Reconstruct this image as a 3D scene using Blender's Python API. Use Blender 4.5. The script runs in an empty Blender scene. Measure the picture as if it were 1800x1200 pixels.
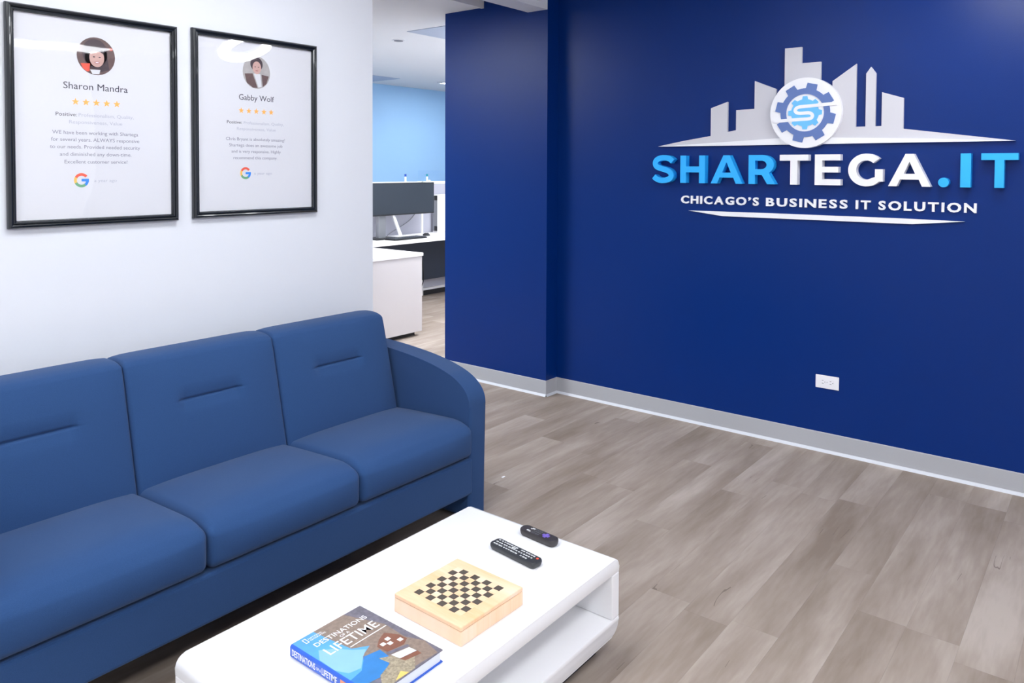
import bpy, bmesh, math, random
from mathutils import Vector, Matrix
random.seed(7)
S = bpy.context.scene
COL = S.collection
R = math.radians

# ------------------------------------------------------------------ camera
FPX, CY, CAM_H = 1365.81, 335.683, 1.5
yaw, pitch, roll = R(38.33945), R(1.68254), R(0.22015)
_r = Vector((math.cos(yaw), math.sin(yaw), 0)); _f = Vector((-math.sin(yaw), math.cos(yaw), 0)); _u = Vector((0, 0, 1))
f2 = _f * math.cos(pitch) - _u * math.sin(pitch)
u2 = _u * math.cos(pitch) + _f * math.sin(pitch)
r3 = _r * math.cos(roll) + u2 * math.sin(roll)
u3 = u2 * math.cos(roll) - _r * math.sin(roll)
cd = bpy.data.cameras.new('camera'); cam = bpy.data.objects.new('camera', cd); COL.objects.link(cam)
m = Matrix.Identity(4)
for i in range(3):
    m[i][0], m[i][1], m[i][2] = r3[i], u3[i], -f2[i]
m[2][3] = CAM_H
cam.matrix_world = m
cd.sensor_fit = 'HORIZONTAL'; cd.sensor_width = 36; cd.lens = FPX * 36 / 1800
cd.shift_y = -(600 - CY) / 1800
cd.clip_start = 0.05; cd.clip_end = 60
S.camera = cam

# ------------------------------------------------------------------ world, light levels, exposure
w = bpy.data.worlds.new('world'); S.world = w; w.use_nodes = True
w.node_tree.nodes['Background'].inputs[0].default_value = (0.8, 0.88, 1, 1)
w.node_tree.nodes['Background'].inputs[1].default_value = 0.3
S.view_settings.view_transform = 'Standard'; S.view_settings.look = 'None'
S.view_settings.gamma = 1.0; S.view_settings.use_curve_mapping = False
S.view_settings.exposure = 0.5
PANEL_RECEPTION, PANEL_OFFICE, PANEL_DESKS, RING_POWER = 10.8, 24.0, 11.0, 24.0
LIGHT_COL = (0.94, 0.97, 1.0)

# ------------------------------------------------------------------ materials
def lin(c):
    return tuple((v / 255 / 12.92 if v / 255 <= 0.04045 else ((v / 255 + 0.055) / 1.055) ** 2.4) for v in c) + (1,)
class NT:
    def __init__(s, name):
        s.m = bpy.data.materials.new(name); s.m.use_nodes = True; s.t = s.m.node_tree; s.b = s.t.nodes['Principled BSDF']
    def n(s, typ, **kw):
        nd = s.t.nodes.new('ShaderNode' + typ)
        for k, v in kw.items():
            if k in nd.inputs: nd.inputs[k].default_value = v
            else: setattr(nd, k, v)
        return nd
    def l(s, a, ao, b, bi):
        s.t.links.new(a.outputs[ao], b.inputs[bi])
M = {}
def mat(name, rgb, rough=0.5, metal=0, var=0.0, vscale=30, bump=0.0, bscale=200, spec=0.5, sheen=0, coat=0, emit=None):
    q = NT(name); b = q.b
    b.inputs['Base Color'].default_value = lin(rgb); b.inputs['Roughness'].default_value = rough
    b.inputs['Metallic'].default_value = metal; b.inputs['Specular IOR Level'].default_value = spec
    b.inputs['Sheen Weight'].default_value = sheen; b.inputs['Coat Weight'].default_value = coat
    tc = q.n('TexCoord')
    if var:
        nz = q.n('TexNoise', Scale=vscale, Detail=4.0); q.l(tc, 'Object', nz, 'Vector')
        mx = q.n('Mix', data_type='RGBA'); c = lin(rgb)
        mx.inputs[6].default_value = tuple(v * (1 - var) for v in c[:3]) + (1,)
        mx.inputs[7].default_value = tuple(min(1, v * (1 + var)) for v in c[:3]) + (1,)
        q.l(nz, 'Fac', mx, 0); q.l(mx, 2, b, 'Base Color')
    if bump:
        nb = q.n('TexNoise', Scale=bscale, Detail=3.0); q.l(tc, 'Object', nb, 'Vector')
        bp = q.n('Bump', Strength=bump, Distance=0.002); q.l(nb, 'Fac', bp, 'Height'); q.l(bp, 'Normal', b, 'Normal')
    if emit:
        b.inputs['Emission Color'].default_value = LIGHT_COL + (1,); b.inputs['Emission Strength'].default_value = emit
    M[name] = q.m
    return q.m
mat('white_paint', (226, 229, 236), 0.55, bump=0.08, bscale=350)
mat('ceiling_white', (228, 228, 230), 0.9, bump=0.1, bscale=250)
mat('ceiling_grey', (176, 186, 204), 0.8)
mat('navy_paint', (0, 42, 113), 0.33, bump=0.2, bscale=420, spec=0.21)
mat('sky_blue_paint', (164, 207, 246), 0.6, bump=0.05)
mat('base_vinyl', (172, 173, 178), 0.5)
mat('base_toe_lit', (206, 209, 217), 0.4)
mat('sofa_fabric', (44, 74, 119), 0.95, var=0.16, vscale=420, bump=0.35, bscale=900, spec=0.12, sheen=0.10)
mat('black_plastic', (28, 29, 33), 0.4)
mat('dark_plinth', (34, 34, 38), 0.6)
mat('gloss_white', (246, 246, 249), 0.16, coat=0.3)
mat('frame_black', (22, 27, 33), 0.22, coat=0.3)
mat('paper', (222, 223, 229), 0.7)
mat('print_dark', (58, 56, 70), 0.7); mat('print_mid', (132, 132, 150), 0.7); mat('print_pale', (186, 188, 202), 0.7)
mat('star_orange', (255, 186, 92), 0.6)
mat('logo_red', (240, 96, 70), 0.6); mat('logo_yellow', (250, 196, 92), 0.6); mat('logo_green', (110, 172, 128), 0.6); mat('logo_blue', (46, 138, 236), 0.6)
mat('photo_brown', (104, 82, 80), 0.6, var=0.25, vscale=60); mat('photo_hair', (70, 56, 62), 0.6, var=0.2, vscale=120)
mat('photo_skin', (206, 168, 160), 0.6, var=0.06, vscale=60); mat('photo_red', (236, 92, 72), 0.6); mat('photo_grey', (176, 172, 172), 0.6, var=0.2, vscale=50)
mat('photo_lip', (170, 96, 98), 0.6)
mat('sign_cyan', (36, 176, 253), 0.4); mat('sign_white', (240, 240, 244), 0.4); mat('sign_grey', (204, 203, 210), 0.5)
mat('sign_navy', (92, 118, 178), 0.45); mat('sign_sky', (106, 190, 246), 0.45)
mat('plate_white', (238, 237, 242), 0.35); mat('slot_dark', (70, 68, 72), 0.6)
mat('screen_dark', (44, 52, 62), 0.35); mat('steel_grey', (150, 152, 156), 0.4, metal=0.6)
mat('desk_white', (246, 244, 244), 0.4); mat('cabinet_greige', (212, 206, 206), 0.5)
mat('partition_grey', (178, 178, 190), 0.85, var=0.05, vscale=200); mat('modesty_navy', (44, 54, 72), 0.6)
mat('marker_blue', (24, 70, 170), 0.4); mat('marker_teal', (30, 130, 150), 0.4)
mat('remote_black', (52, 54, 58), 0.4); mat('remote_slate', (58, 54, 56), 0.42); mat('button_white', (214, 216, 218), 0.5); mat('button_grey', (92, 94, 100), 0.5)
mat('purple', (118, 98, 190), 0.5)
mat('book_rock', (112, 108, 120), 0.3, var=0.55, vscale=85); mat('book_tan', (142, 124, 112), 0.3, var=0.45, vscale=95)
mat('book_sky', (90, 166, 240), 0.3, var=0.25, vscale=22); mat('book_pale', (140, 190, 240), 0.3, var=0.06, vscale=30)
mat('book_lagoon', (50, 126, 196), 0.3, var=0.2, vscale=25); mat('book_blue', (44, 96, 206), 0.3); mat('book_house', (134, 88, 70), 0.3, var=0.2, vscale=90)
mat('book_trees', (160, 148, 126), 0.35, var=0.8, vscale=170); mat('book_orange', (236, 150, 110), 0.3, var=0.25, vscale=80); mat('page', (222, 226, 238), 0.7)
mat('book_yellow', (240, 200, 110), 0.3)
mat('print_white', (248, 248, 252), 0.5)
mat('chess_dark', (82, 74, 66), 0.5, var=0.2, vscale=90)
mat('panel_reception', (255, 255, 255), 0.5, emit=PANEL_RECEPTION)
mat('panel_office', (255, 255, 255), 0.5, emit=PANEL_OFFICE)
mat('panel_desks', (255, 255, 255), 0.5, emit=PANEL_DESKS)
mat('ring_glow', (255, 255, 255), 0.5, emit=RING_POWER)
mat('lamp_metal', (222, 222, 226), 0.35)
mat('cable_black', (40, 40, 44), 0.6)
mat('cable_grey', (120, 120, 128), 0.6)

def wood_mat(name, dark, mid, light, sx, sy, rough, cracks=True, axis='Y'):
    q = NT(name); b = q.b
    tc = q.n('TexCoord'); oi = q.n('ObjectInfo')
    off = q.n('VectorMath', operation='MULTIPLY'); off.inputs[1].default_value = (37.0, 53.0, 19.0)
    q.l(oi, 'Random', off, 0)
    add = q.n('VectorMath', operation='ADD'); q.l(tc, 'Object', add, 0); q.l(off, 0, add, 1)
    def stretched(scx, scy):
        mp = q.n('VectorMath', operation='MULTIPLY')
        mp.inputs[1].default_value = (scx, scy, 1) if axis == 'Y' else (scy, scx, 1)
        q.l(add, 0, mp, 0); return mp
    big = q.n('TexNoise', Scale=1.0, Detail=5.0, Distortion=0.35); q.l(stretched(sx, sy), 0, big, 'Vector')
    fine = q.n('TexNoise', Scale=1.0, Detail=5.0, Distortion=0.3); q.l(stretched(sx * 9, sy * 6), 0, fine, 'Vector')
    mixf = q.n('Math', operation='MULTIPLY_ADD'); mixf.inputs[1].default_value = 0.22; q.l(fine, 'Fac', mixf, 0)
    sc = q.n('Math', operation='MULTIPLY'); sc.inputs[1].default_value = 0.80; q.l(big, 'Fac', sc, 0); q.l(sc, 0, mixf, 2)
    rnd = q.n('Math', operation='MULTIPLY_ADD'); rnd.inputs[1].default_value = 0.08; rnd.inputs[2].default_value = -0.045
    q.l(oi, 'Random', rnd, 0)
    tot = q.n('Math', operation='ADD'); q.l(mixf, 0, tot, 0); q.l(rnd, 0, tot, 1)
    cr = q.n('ValToRGB'); e = cr.color_ramp.elements
    e[0].position = 0.30; e[0].color = lin(dark); e[1].position = 0.70; e[1].color = lin(light)
    k = cr.color_ramp.elements.new(0.5); k.color = lin(mid)
    q.l(tot, 0, cr, 'Fac')
    last, lo = cr, 'Color'
    if cracks:
        c1 = q.n('TexNoise', Scale=1.0, Detail=2.0, Distortion=0.5); q.l(stretched(10, 1.1), 0, c1, 'Vector')
        d1 = q.n('Math', operation='SUBTRACT'); d1.inputs[1].default_value = 0.5; q.l(c1, 'Fac', d1, 0)
        a1 = q.n('Math', operation='ABSOLUTE'); q.l(d1, 0, a1, 0)
        l1 = q.n('Math', operation='LESS_THAN'); l1.inputs[1].default_value = 0.005; q.l(a1, 0, l1, 0)
        c2 = q.n('TexNoise', Scale=1.0, Detail=1.0); q.l(stretched(7, 4), 0, c2, 'Vector')
        g1 = q.n('Math', operation='GREATER_THAN'); g1.inputs[1].default_value = 0.70; q.l(c2, 'Fac', g1, 0)
        mm = q.n('Math', operation='MULTIPLY'); q.l(l1, 0, mm, 0); q.l(g1, 0, mm, 1)
        mf = q.n('Math', operation='MULTIPLY'); mf.inputs[1].default_value = 0.6; q.l(mm, 0, mf, 0)
        mx = q.n('Mix', data_type='RGBA'); mx.inputs[7].default_value = lin((84, 70, 62))
        q.l(mf, 0, mx, 0); q.l(cr, 'Color', mx, 6); last, lo = mx, 2
    q.l(last, lo, b, 'Base Color')
    b.inputs['Roughness'].default_value = rough
    bp = q.n('Bump', Strength=0.12, Distance=0.001); q.l(fine, 'Fac', bp, 'Height'); q.l(bp, 'Normal', b, 'Normal')
    M[name] = q.m
wood_mat('floor_wood', (132, 117, 104), (156, 142, 131), (180, 168, 158), 7, 1.25, 0.55)
wood_mat('pine', (244, 190, 142), (249, 208, 172), (251, 222, 198), 16, 3, 0.45, cracks=False, axis='X')

def glass_mat(name, wav, base=0.04, tint=(1, 1, 1)):
    q = NT(name); t = q.t; t.nodes.remove(q.b)
    out = t.nodes['Material Output']
    tr = q.n('BsdfTransparent'); tr.inputs[0].default_value = tint + (1,)
    gl = q.n('BsdfGlossy', Roughness=0.02); gl.inputs[0].default_value = (1, 1, 1, 1)
    fr = q.n('Fresnel'); mx = q.n('MixShader'); ge = q.n('NewGeometry')
    io = q.n('MapRange'); io.inputs[3].default_value = 1.4; io.inputs[4].default_value = 1 / 1.4   # same reflection on both sides of the thin sheet
    q.l(ge, 'Backfacing', io, 0); q.l(io, 0, fr, 'IOR')
    if wav:
        tc = q.n('TexCoord'); nz = q.n('TexNoise', Scale=3.2, Detail=0.5); q.l(tc, 'Object', nz, 'Vector')
        bp = q.n('Bump', Strength=wav, Distance=0.012); q.l(nz, 'Fac', bp, 'Height'); q.l(bp, 'Normal', gl, 'Normal')
    q.l(fr, 0, mx, 0); q.l(tr, 0, mx, 1); q.l(gl, 0, mx, 2); q.l(mx, 0, out, 'Surface')
    M[name] = q.m
glass_mat('acrylic', 0.22); glass_mat('screen_glass', 0, tint=(0.93, 0.97, 1.0))

# ------------------------------------------------------------------ helpers
OFF = {}
def reg(o, parent):
    COL.objects.link(o)
    if parent is not None:
        o.parent = parent; OFF[o.name] = OFF.get(parent.name, Vector((0, 0, 0)))
    else:
        OFF[o.name] = Vector((0, 0, 0))
    return o
def thing(name, label, cat, loc=(0, 0, 0), rotz=0, group=None, world=True):
    o = bpy.data.objects.new(name, None); o.empty_display_size = 0.05
    COL.objects.link(o); o.location = loc; o.rotation_euler = (0, 0, rotz)
    o['label'] = label; o['category'] = cat
    if group: o['group'] = group
    OFF[o.name] = Vector(loc) if world else Vector((0, 0, 0))
    return o
def tag(o, label, cat, group=None):
    o['label'] = label; o['category'] = cat
    if group: o['group'] = group
    return o
def link_mesh(name, me, material, parent=None, smooth=False, label=None):
    me.name = name
    if not me.materials: me.materials.append(M[material])
    if smooth:
        for p in me.polygons: p.use_smooth = True
    o = bpy.data.objects.new(name, me); reg(o, parent)
    if parent is not None: me.transform(Matrix.Translation(-OFF[parent.name]))
    if label: o['label'] = label
    return o
def bm_obj(name, bm, material, parent=None, smooth=False, label=None):
    me = bpy.data.meshes.new(name); bmesh.ops.recalc_face_normals(bm, faces=bm.faces[:]); bm.to_mesh(me); bm.free()
    return link_mesh(name, me, material, parent, smooth, label)
def add_box(bm, b, bevel=0, seg=2):
    x0, x1, y0, y1, z0, z1 = b
    r = bmesh.ops.create_cube(bm, size=1, matrix=Matrix.Translation(((x0 + x1) / 2, (y0 + y1) / 2, (z0 + z1) / 2)) @ Matrix.Diagonal((x1 - x0, y1 - y0, z1 - z0, 1)))
    if bevel:
        es = list({e for v in r['verts'] for e in v.link_edges})
        bmesh.ops.bevel(bm, geom=es, offset=bevel, segments=seg, affect='EDGES', profile=0.5)
def box(name, b, material, parent=None, bevel=0, seg=2, label=None):
    bm = bmesh.new(); add_box(bm, b, bevel, seg)
    return bm_obj(name, bm, material, parent, False, label)
def struct(o):
    o['kind'] = 'structure'; return o
def prism(name, pts, a0, a1, axis, material, parent=None, bevel=0, seg=3, smooth=False, label=None):
    """pts: 2D outline; axis 'Y': pts are (x,z) extruded in y; 'X': pts (y,z) extruded in x; 'Z': (x,y) in z"""
    bm = bmesh.new()
    def P(p, a): return {'Y': (p[0], a, p[1]), 'X': (a, p[0], p[1]), 'Z': (p[0], p[1], a)}[axis]
    A = [bm.verts.new(P(p, a0)) for p in pts]; B = [bm.verts.new(P(p, a1)) for p in pts]
    f0 = bm.faces.new(A); f1 = bm.faces.new(B[::-1]); n = len(pts)
    for i in range(n):
        bm.faces.new((A[i], A[(i + 1) % n], B[(i + 1) % n], B[i]))
    if bevel:
        es = list(f0.edges) + list(f1.edges)
        bmesh.ops.bevel(bm, geom=es, offset=bevel, segments=seg, affect='EDGES', profile=0.5)
    o = bm_obj(name, bm, material, parent, False, label)
    if smooth: shade_auto(o)
    return o
def shade_auto(o, ang=40):
    me = o.data
    for p in me.polygons: p.use_smooth = True
    me.set_sharp_from_angle(angle=R(ang))
def cyl(name, c, r, h, material, parent=None, seg=24, axis='Z', r2=None, label=None):
    bm = bmesh.new()
    rot = {'Z': Matrix.Identity(4), 'Y': Matrix.Rotation(R(90), 4, 'X'), 'X': Matrix.Rotation(R(90), 4, 'Y')}[axis]
    bmesh.ops.create_cone(bm, cap_ends=True, segments=seg, radius1=r, radius2=r if r2 is None else r2, depth=h, matrix=Matrix.Translation(c) @ rot)
    o = bm_obj(name, bm, material, parent, False, label); shade_auto(o); return o
def tube(name, pts, r, material, parent=None, seg=8, label=None):
    P = [Vector(p) for p in pts]
    Q = []
    for i in range(len(P) - 1):
        p0 = P[max(i - 1, 0)]; p1 = P[i]; p2 = P[i + 1]; p3 = P[min(i + 2, len(P) - 1)]
        for k in range(6):
            t = k / 6
            Q.append(0.5 * ((2 * p1) + (-p0 + p2) * t + (2 * p0 - 5 * p1 + 4 * p2 - p3) * t * t + (-p0 + 3 * p1 - 3 * p2 + p3) * t ** 3))
    Q.append(P[-1]); bm = bmesh.new(); rings = []
    for i, q in enumerate(Q):
        d = (Q[min(i + 1, len(Q) - 1)] - Q[max(i - 1, 0)]).normalized()
        a = d.orthogonal().normalized(); b = d.cross(a)
        rings.append([bm.verts.new(q + r * (a * math.cos(2 * math.pi * k / seg) + b * math.sin(2 * math.pi * k / seg))) for k in range(seg)])
    for i in range(len(rings) - 1):
        A, B = rings[i], rings[i + 1]
        best = min(range(seg), key=lambda s: (A[0].co - B[s].co).length)
        for k in range(seg):
            bm.faces.new((A[k], A[(k + 1) % seg], B[(k + 1 + best) % seg], B[(k + best) % seg]))
    bm.faces.new(rings[0][::-1]); bm.faces.new(rings[-1])
    return bm_obj(name, bm, material, parent, True, label)

# 2D outline -> solid plate, through curves (holes handled); frames: mapping of (u, v, w) to world
def frame(kind, origin):
    ax = {'wallY': ((1, 0, 0), (0, 0, 1), (0, -1, 0)),      # faces -Y
          'wallX': ((0, 1, 0), (0, 0, 1), (1, 0, 0)),       # faces +X
          'cover': ((0, 1, 0), (-1, 0, 0), (0, 0, 1)),      # lies flat, read from +X
          'flat': ((1, 0, 0), (0, 1, 0), (0, 0, 1))}[kind]
    mm = Matrix.Identity(4)
    for c in range(3):
        for r in range(3): mm[r][c] = ax[c][r]
    for r in range(3): mm[r][3] = origin[r]
    return mm
def curve_to_mesh(cu):
    o = bpy.data.objects.new('tmp', cu); COL.objects.link(o)
    dg = bpy.context.evaluated_depsgraph_get(); dg.update()
    me = bpy.data.meshes.new_from_object(o.evaluated_get(dg), depsgraph=dg)
    bpy.data.objects.remove(o); bpy.data.curves.remove(cu)
    me.materials.clear()
    return me
def plate(name, loops, thick, fr, material, parent, bevel=0, label=None):
    cu = bpy.data.curves.new('tmp', 'CURVE'); cu.dimensions = '2D'; cu.fill_mode = 'BOTH'
    cu.extrude = thick / 2
    for lp in loops:
        sp = cu.splines.new('POLY'); sp.points.add(len(lp) - 1); sp.use_cyclic_u = True
        for p, q in zip(sp.points, lp): p.co = (q[0], q[1], 0, 1)
    me = curve_to_mesh(cu)
    me.transform(fr @ Matrix.Translation((0, 0, thick / 2)))
    bm = bmesh.new(); bm.from_mesh(me); bmesh.ops.remove_doubles(bm, verts=bm.verts[:], dist=1e-6); bm.to_mesh(me); bm.free()
    o = link_mesh(name, me, material, parent, False, label); shade_auto(o, 30)
    return o
def raw_text(s, weight=0.0, extrude=0.0):
    cu = bpy.data.curves.new('tmp', 'FONT'); cu.body = s; cu.size = 1.0; cu.offset = weight; cu.extrude = extrude; cu.resolution_u = 3
    return curve_to_mesh(cu)
def bounds(me):
    xs = [v.co.x for v in me.vertices]; ys = [v.co.y for v in me.vertices]
    return min(xs), max(xs), min(ys), max(ys)
_cap = raw_text('H'); CAP = bounds(_cap)[3]; bpy.data.meshes.remove(_cap)
def text(name, s, u0, u1, base, cap_h, fr, material, parent, weight=0.0, thick=0.0002, label=None):
    """one line of lettering from u0 to u1, standing on v=base with the given capital height"""
    me = raw_text(s, weight, 0.5)
    x0, x1, y0, y1 = bounds(me)
    sx = (u1 - u0) / (x1 - x0); sy = cap_h / CAP
    me.transform(Matrix.Translation((u0 - x0 * sx, base, thick / 2)) @ Matrix.Diagonal((sx, sy, thick, 1)))
    me.transform(fr)
    return link_mesh(name, me, material, parent, False, label)
def arc(cx, cy, rx, ry, a0, a1, n):
    return [(cx + rx * math.cos(R(a0 + (a1 - a0) * i / n)), cy + ry * math.sin(R(a0 + (a1 - a0) * i / n))) for i in range(n + 1)]
def smooth_path(pts, k=8):
    P = [Vector(p) for p in pts]; Q = []
    for i in range(len(P) - 1):
        p0 = P[max(i - 1, 0)]; p1 = P[i]; p2 = P[i + 1]; p3 = P[min(i + 2, len(P) - 1)]
        for j in range(k):
            t = j / k
            Q.append(0.5 * ((2 * p1) + (-p0 + p2) * t + (2 * p0 - 5 * p1 + 4 * p2 - p3) * t * t + (-p0 + 3 * p1 - 3 * p2 + p3) * t ** 3))
    return Q + [P[-1]]
def stroke(pts, th):
    L, Rr = [], []
    for i, q in enumerate(pts):
        d = (pts[min(i + 1, len(pts) - 1)] - pts[max(i - 1, 0)]).normalized(); n = Vector((-d.y, d.x))
        L.append(tuple(q + n * th / 2)); Rr.append(tuple(q - n * th / 2))
    return L + Rr[::-1]
def round_solid(bm, h, r, xs, ys, zs, fn=None):
    """rounded box centred at 0; xs/ys/zs sample lists in [-1,1]; fn(p)->p"""
    hx, hy, hz = h
    cache = {}
    def V(p):
        c = Vector((max(-hx + r, min(hx - r, p[0])), max(-hy + r, min(hy - r, p[1])), max(-hz + r, min(hz - r, p[2]))))
        d = Vector(p) - c
        q = c + (d.normalized() * r if d.length > 1e-9 else d)
        k = tuple(round(v, 6) for v in p)
        if k not in cache: cache[k] = bm.verts.new(fn(q) if fn else q)
        return cache[k]
    for a, b, c, h3 in ((0, 1, 2, hz), (1, 2, 0, hx), (2, 0, 1, hy)):
        A = (xs, ys, zs)[a]; B = (xs, ys, zs)[b]
        for s in (-1, 1):
            for i in range(len(A) - 1):
                for j in range(len(B) - 1):
                    vs = []
                    for (ii, jj) in ((i, j), (i + 1, j), (i + 1, j + 1), (i, j + 1)):
                        p = [0, 0, 0]; p[a] = A[ii]; p[b] = B[jj]; p[c] = s * h3
                        vs.append(V(p))
                    if len(set(vs)) == 4:
                        try: bm.faces.new(vs if s > 0 else vs[::-1])
                        except ValueError: pass
def samples(h, r, n, extra=()):
    e = [0, .17, .35, .55, .77, 1]
    L = [-h + r * t for t in e] + [-h + r + (2 * h - 2 * r) * i / n for i in range(1, n)] + [h - r * t for t in reversed(e)]
    return sorted(set(round(v, 6) for v in L + list(extra)))

# ------------------------------------------------------------------ room shell
YW, YC, XL, XCOL0, XCOL1 = 4.24, 4.12, -2.95, -3.877, -2.968
ZR, ZO = 2.72, 2.61
floor = struct(box('floor', (-7.95, 4.15, -4.15, 9.15, -0.12, -0.002), 'floor_wood'))
PW, PL = 0.154, 1.22
ends = {0: 2.775, -4: 2.46, -3: 3.63, -9: 3.19, -5: 3.435, 2: 3.887}
pm = {}
def plank(x0, y0, y1):
    L = round(y1 - y0, 3)
    if L not in pm:
        bm = bmesh.new(); g = 0.00015
        add_box(bm, (-PW / 2 + g, PW / 2 - g, -L / 2 + g, L / 2 - g, -0.002, 0), 0)
        me = bpy.data.meshes.new('plank'); bm.to_mesh(me); bm.free(); me.materials.append(M['floor_wood']); pm[L] = me
    o = bpy.data.objects.new('plank', pm[L]); reg(o, floor); o.location = (x0 + PW / 2, (y0 + y1) / 2, 0)
for n in range(-37, 12):
    x0 = -0.69 + n * PW
    zone = (0.2, YW) if x0 > -3.1 else ((2.3, 4.12) if x0 > -3.9 else (2.6, 6.5))
    e = ends.get(n, (2.3 + (n * 0.4137 * 1.22) % 1.22) + random.uniform(-.1, .1))
    y = e
    while y > zone[0]: y -= PL
    while y < zone[1]:
        a, b = max(y, zone[0]), min(y + PL, zone[1])
        if b - a > 0.03: plank(x0, a, b)
        y += PL
struct(box('wall_front', (XCOL1, 4.15, YW, 4.42, -0.002, ZR), 'navy_paint'))
struct(box('wall_column', (XCOL0, XCOL1, YC, 4.42, -0.002, ZR), 'navy_paint'))
struct(box('wall_left', (-3.10, XL, -4.0, 2.609, -0.002, 2.53), 'white_paint'))
struct(box('wall_right', (4.0, 4.15, -4.15, YW, -0.002, ZR), 'white_paint'))
struct(box('wall_back', (-7.95, 4.0, -4.15, -4.0, -0.002, ZR), 'white_paint'))
struct(box('wall_far', (-7.95, -7.8, -4.0, 9.15, -0.002, ZR), 'sky_blue_paint'))
struct(box('wall_office', (-7.8, -3.7, 9.0, 9.15, -0.002, ZR), 'white_paint'))
struct(box('wall_corridor', (XCOL0, -3.7, 4.42, 9.0, -0.002, ZR), 'white_paint'))
ceil = struct(box('ceiling', (-3.515, 4.15, -4.0, YW, ZR, ZR + .06), 'ceiling_white'))
ceil2 = struct(box('ceiling_office', (-7.8, -3.535, -4.0, 9.0, ZO, ZO + .04), 'ceiling_white'))
struct(box('trim_1', (-3.535, -3.512, -4.0, YC, ZO - .006, ZR), 'ceiling_white'))
struct(box('trim_2', (-3.13, -2.97, -4.0, YC, 2.53, ZR), 'white_paint'))      # bulkhead over the wall line
# ceiling inserts of the office
box('panel', (-4.62, -4.02, 4.455, 5.06, ZO - .004, ZO), 'ceiling_grey', ceil2)
box('panel', (-7.72, -7.12, 6.15, 6.75, ZO - .004, ZO), 'ceiling_grey', ceil2)
det = thing('ceiling_detector', 'small flat round detector on the white office ceiling', 'detector', (-5.0, 4.72, ZO))
cyl('base', (-5.0, 4.72, ZO - .002), 0.055, 0.004, 'lamp_metal', det); cyl('rim', (-5.0, 4.72, ZO - .006), 0.04, 0.004, 'cable_grey', det)
fit = thing('ceiling_fitting', 'small round grey fitting on the white bulkhead beside the navy column', 'fitting', (-2.97, 4.02, 2.60))
cyl('rim', (-2.964, 4.02, 2.60), 0.034, 0.012, 'lamp_metal', fit, axis='X'); cyl('core', (-2.957, 4.02, 2.60), 0.02, 0.012, 'cable_grey', fit, axis='X')

# baseboards: cove profile; toe in a paler colour for the light it catches
def baseboard(name, p0, p1, n, h=0.104):
    d = (Vector(p1) - Vector(p0)); n = Vector(n)
    prof = [(0, 0), (0.010, 0), (0.0055, 0.012), (0.0045, 0.03), (0.004, h - .004), (0.002, h), (0, h)]
    toe = [(0.004, 0), (0.014, 0), (0.011, 0.006), (0.0075, 0.012), (0.006, 0.015), (0.0045, 0.015)]
    def sweep(nm, pr, mt, par):
        bm = bmesh.new(); A = []; B = []
        for a, z in pr:
            q = Vector(p0) + n * a; A.append(bm.verts.new((q.x, q.y, z))); q = Vector(p1) + n * a; B.append(bm.verts.new((q.x, q.y, z)))
        bm.faces.new(A); bm.faces.new(B[::-1])
        for i in range(len(A)):
            bm.faces.new((A[i], A[(i + 1) % len(A)], B[(i + 1) % len(A)], B[i]))
        return bm_obj(nm, bm, mt, par)
    o = struct(sweep(name, prof, 'base_vinyl', None)); sweep('cove_toe', toe, 'base_toe_lit', o)
baseboard('baseboard_front', (XCOL1, YW, 0), (4.0, YW, 0), (0, -1, 0))
baseboard('baseboard_column', (XCOL0, YC, 0), (XCOL1 + .004, YC, 0), (0, -1, 0))
baseboard('baseboard_return', (XCOL1, YC - .004, 0), (XCOL1, YW, 0), (1, 0, 0))
baseboard('baseboard_left', (XL, -4.0, 0), (XL, 2.609, 0), (1, 0, 0))

# ------------------------------------------------------------------ ceiling lights
def panel_light(x, y, z, sx, sy, mt, label, grp):
    t = thing('ceiling_light', label, 'light', (x, y, z), group=grp)
    bm = bmesh.new(); k = .025
    for b in ((x - sx / 2, x + sx / 2, y - sy / 2, y - sy / 2 + k, z - .02, z), (x - sx / 2, x + sx / 2, y + sy / 2 - k, y + sy / 2, z - .02, z),
              (x - sx / 2, x - sx / 2 + k, y - sy / 2 + k, y + sy / 2 - k, z - .02, z), (x + sx / 2 - k, x + sx / 2, y - sy / 2 + k, y + sy / 2 - k, z - .02, z)):
        add_box(bm, b)
    bm_obj('frame', bm, 'lamp_metal', t)
    box('diffuser', (x - sx / 2 + k, x + sx / 2 - k, y - sy / 2 + k, y + sy / 2 - k, z - .014, z - .004), mt, t)
for x in (-1.8, 0.4, 2.7):
    for y in (-2.6, -0.5, 1.6):
        panel_light(x, y, ZR, .6, 1.2, 'panel_reception', 'flat white ceiling panel light over the reception floor', 'reception ceiling lights')
panel_light(2.7, 3.3, ZR, .6, 1.2, 'panel_reception', 'flat white ceiling panel light over the reception floor', 'reception ceiling lights')
for (x, y) in ((-5.2, 2.0), (-6.5, 0.2), (-4.3, 5.6)):  # last panel is added out of view to brighten the cabinet and office floor
    panel_light(x, y, ZO, .6, 1.2, 'panel_office', 'unseen flat white ceiling panel light on the passage and office side', 'passage ceiling lights')
panel_light(-4.12, 2.55, ZO, .6, 1.2, 'panel_desks', 'added unseen ceiling panel light by the navy column and the wall end', None)  # added fill panel, hidden from the camera, lighting the opening and cabinet front
for (x, y) in ((-6.75, 4.6), (-5.0, 6.5)):
    panel_light(x, y, ZO, .6, 1.2, 'panel_desks', 'flat white ceiling panel light over the office desks', 'desk ceiling lights')
panel_light(-6.72, 7.61, ZO, .6, .62, 'panel_desks', 'bright square ceiling panel light beside the light blue wall', None)
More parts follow.
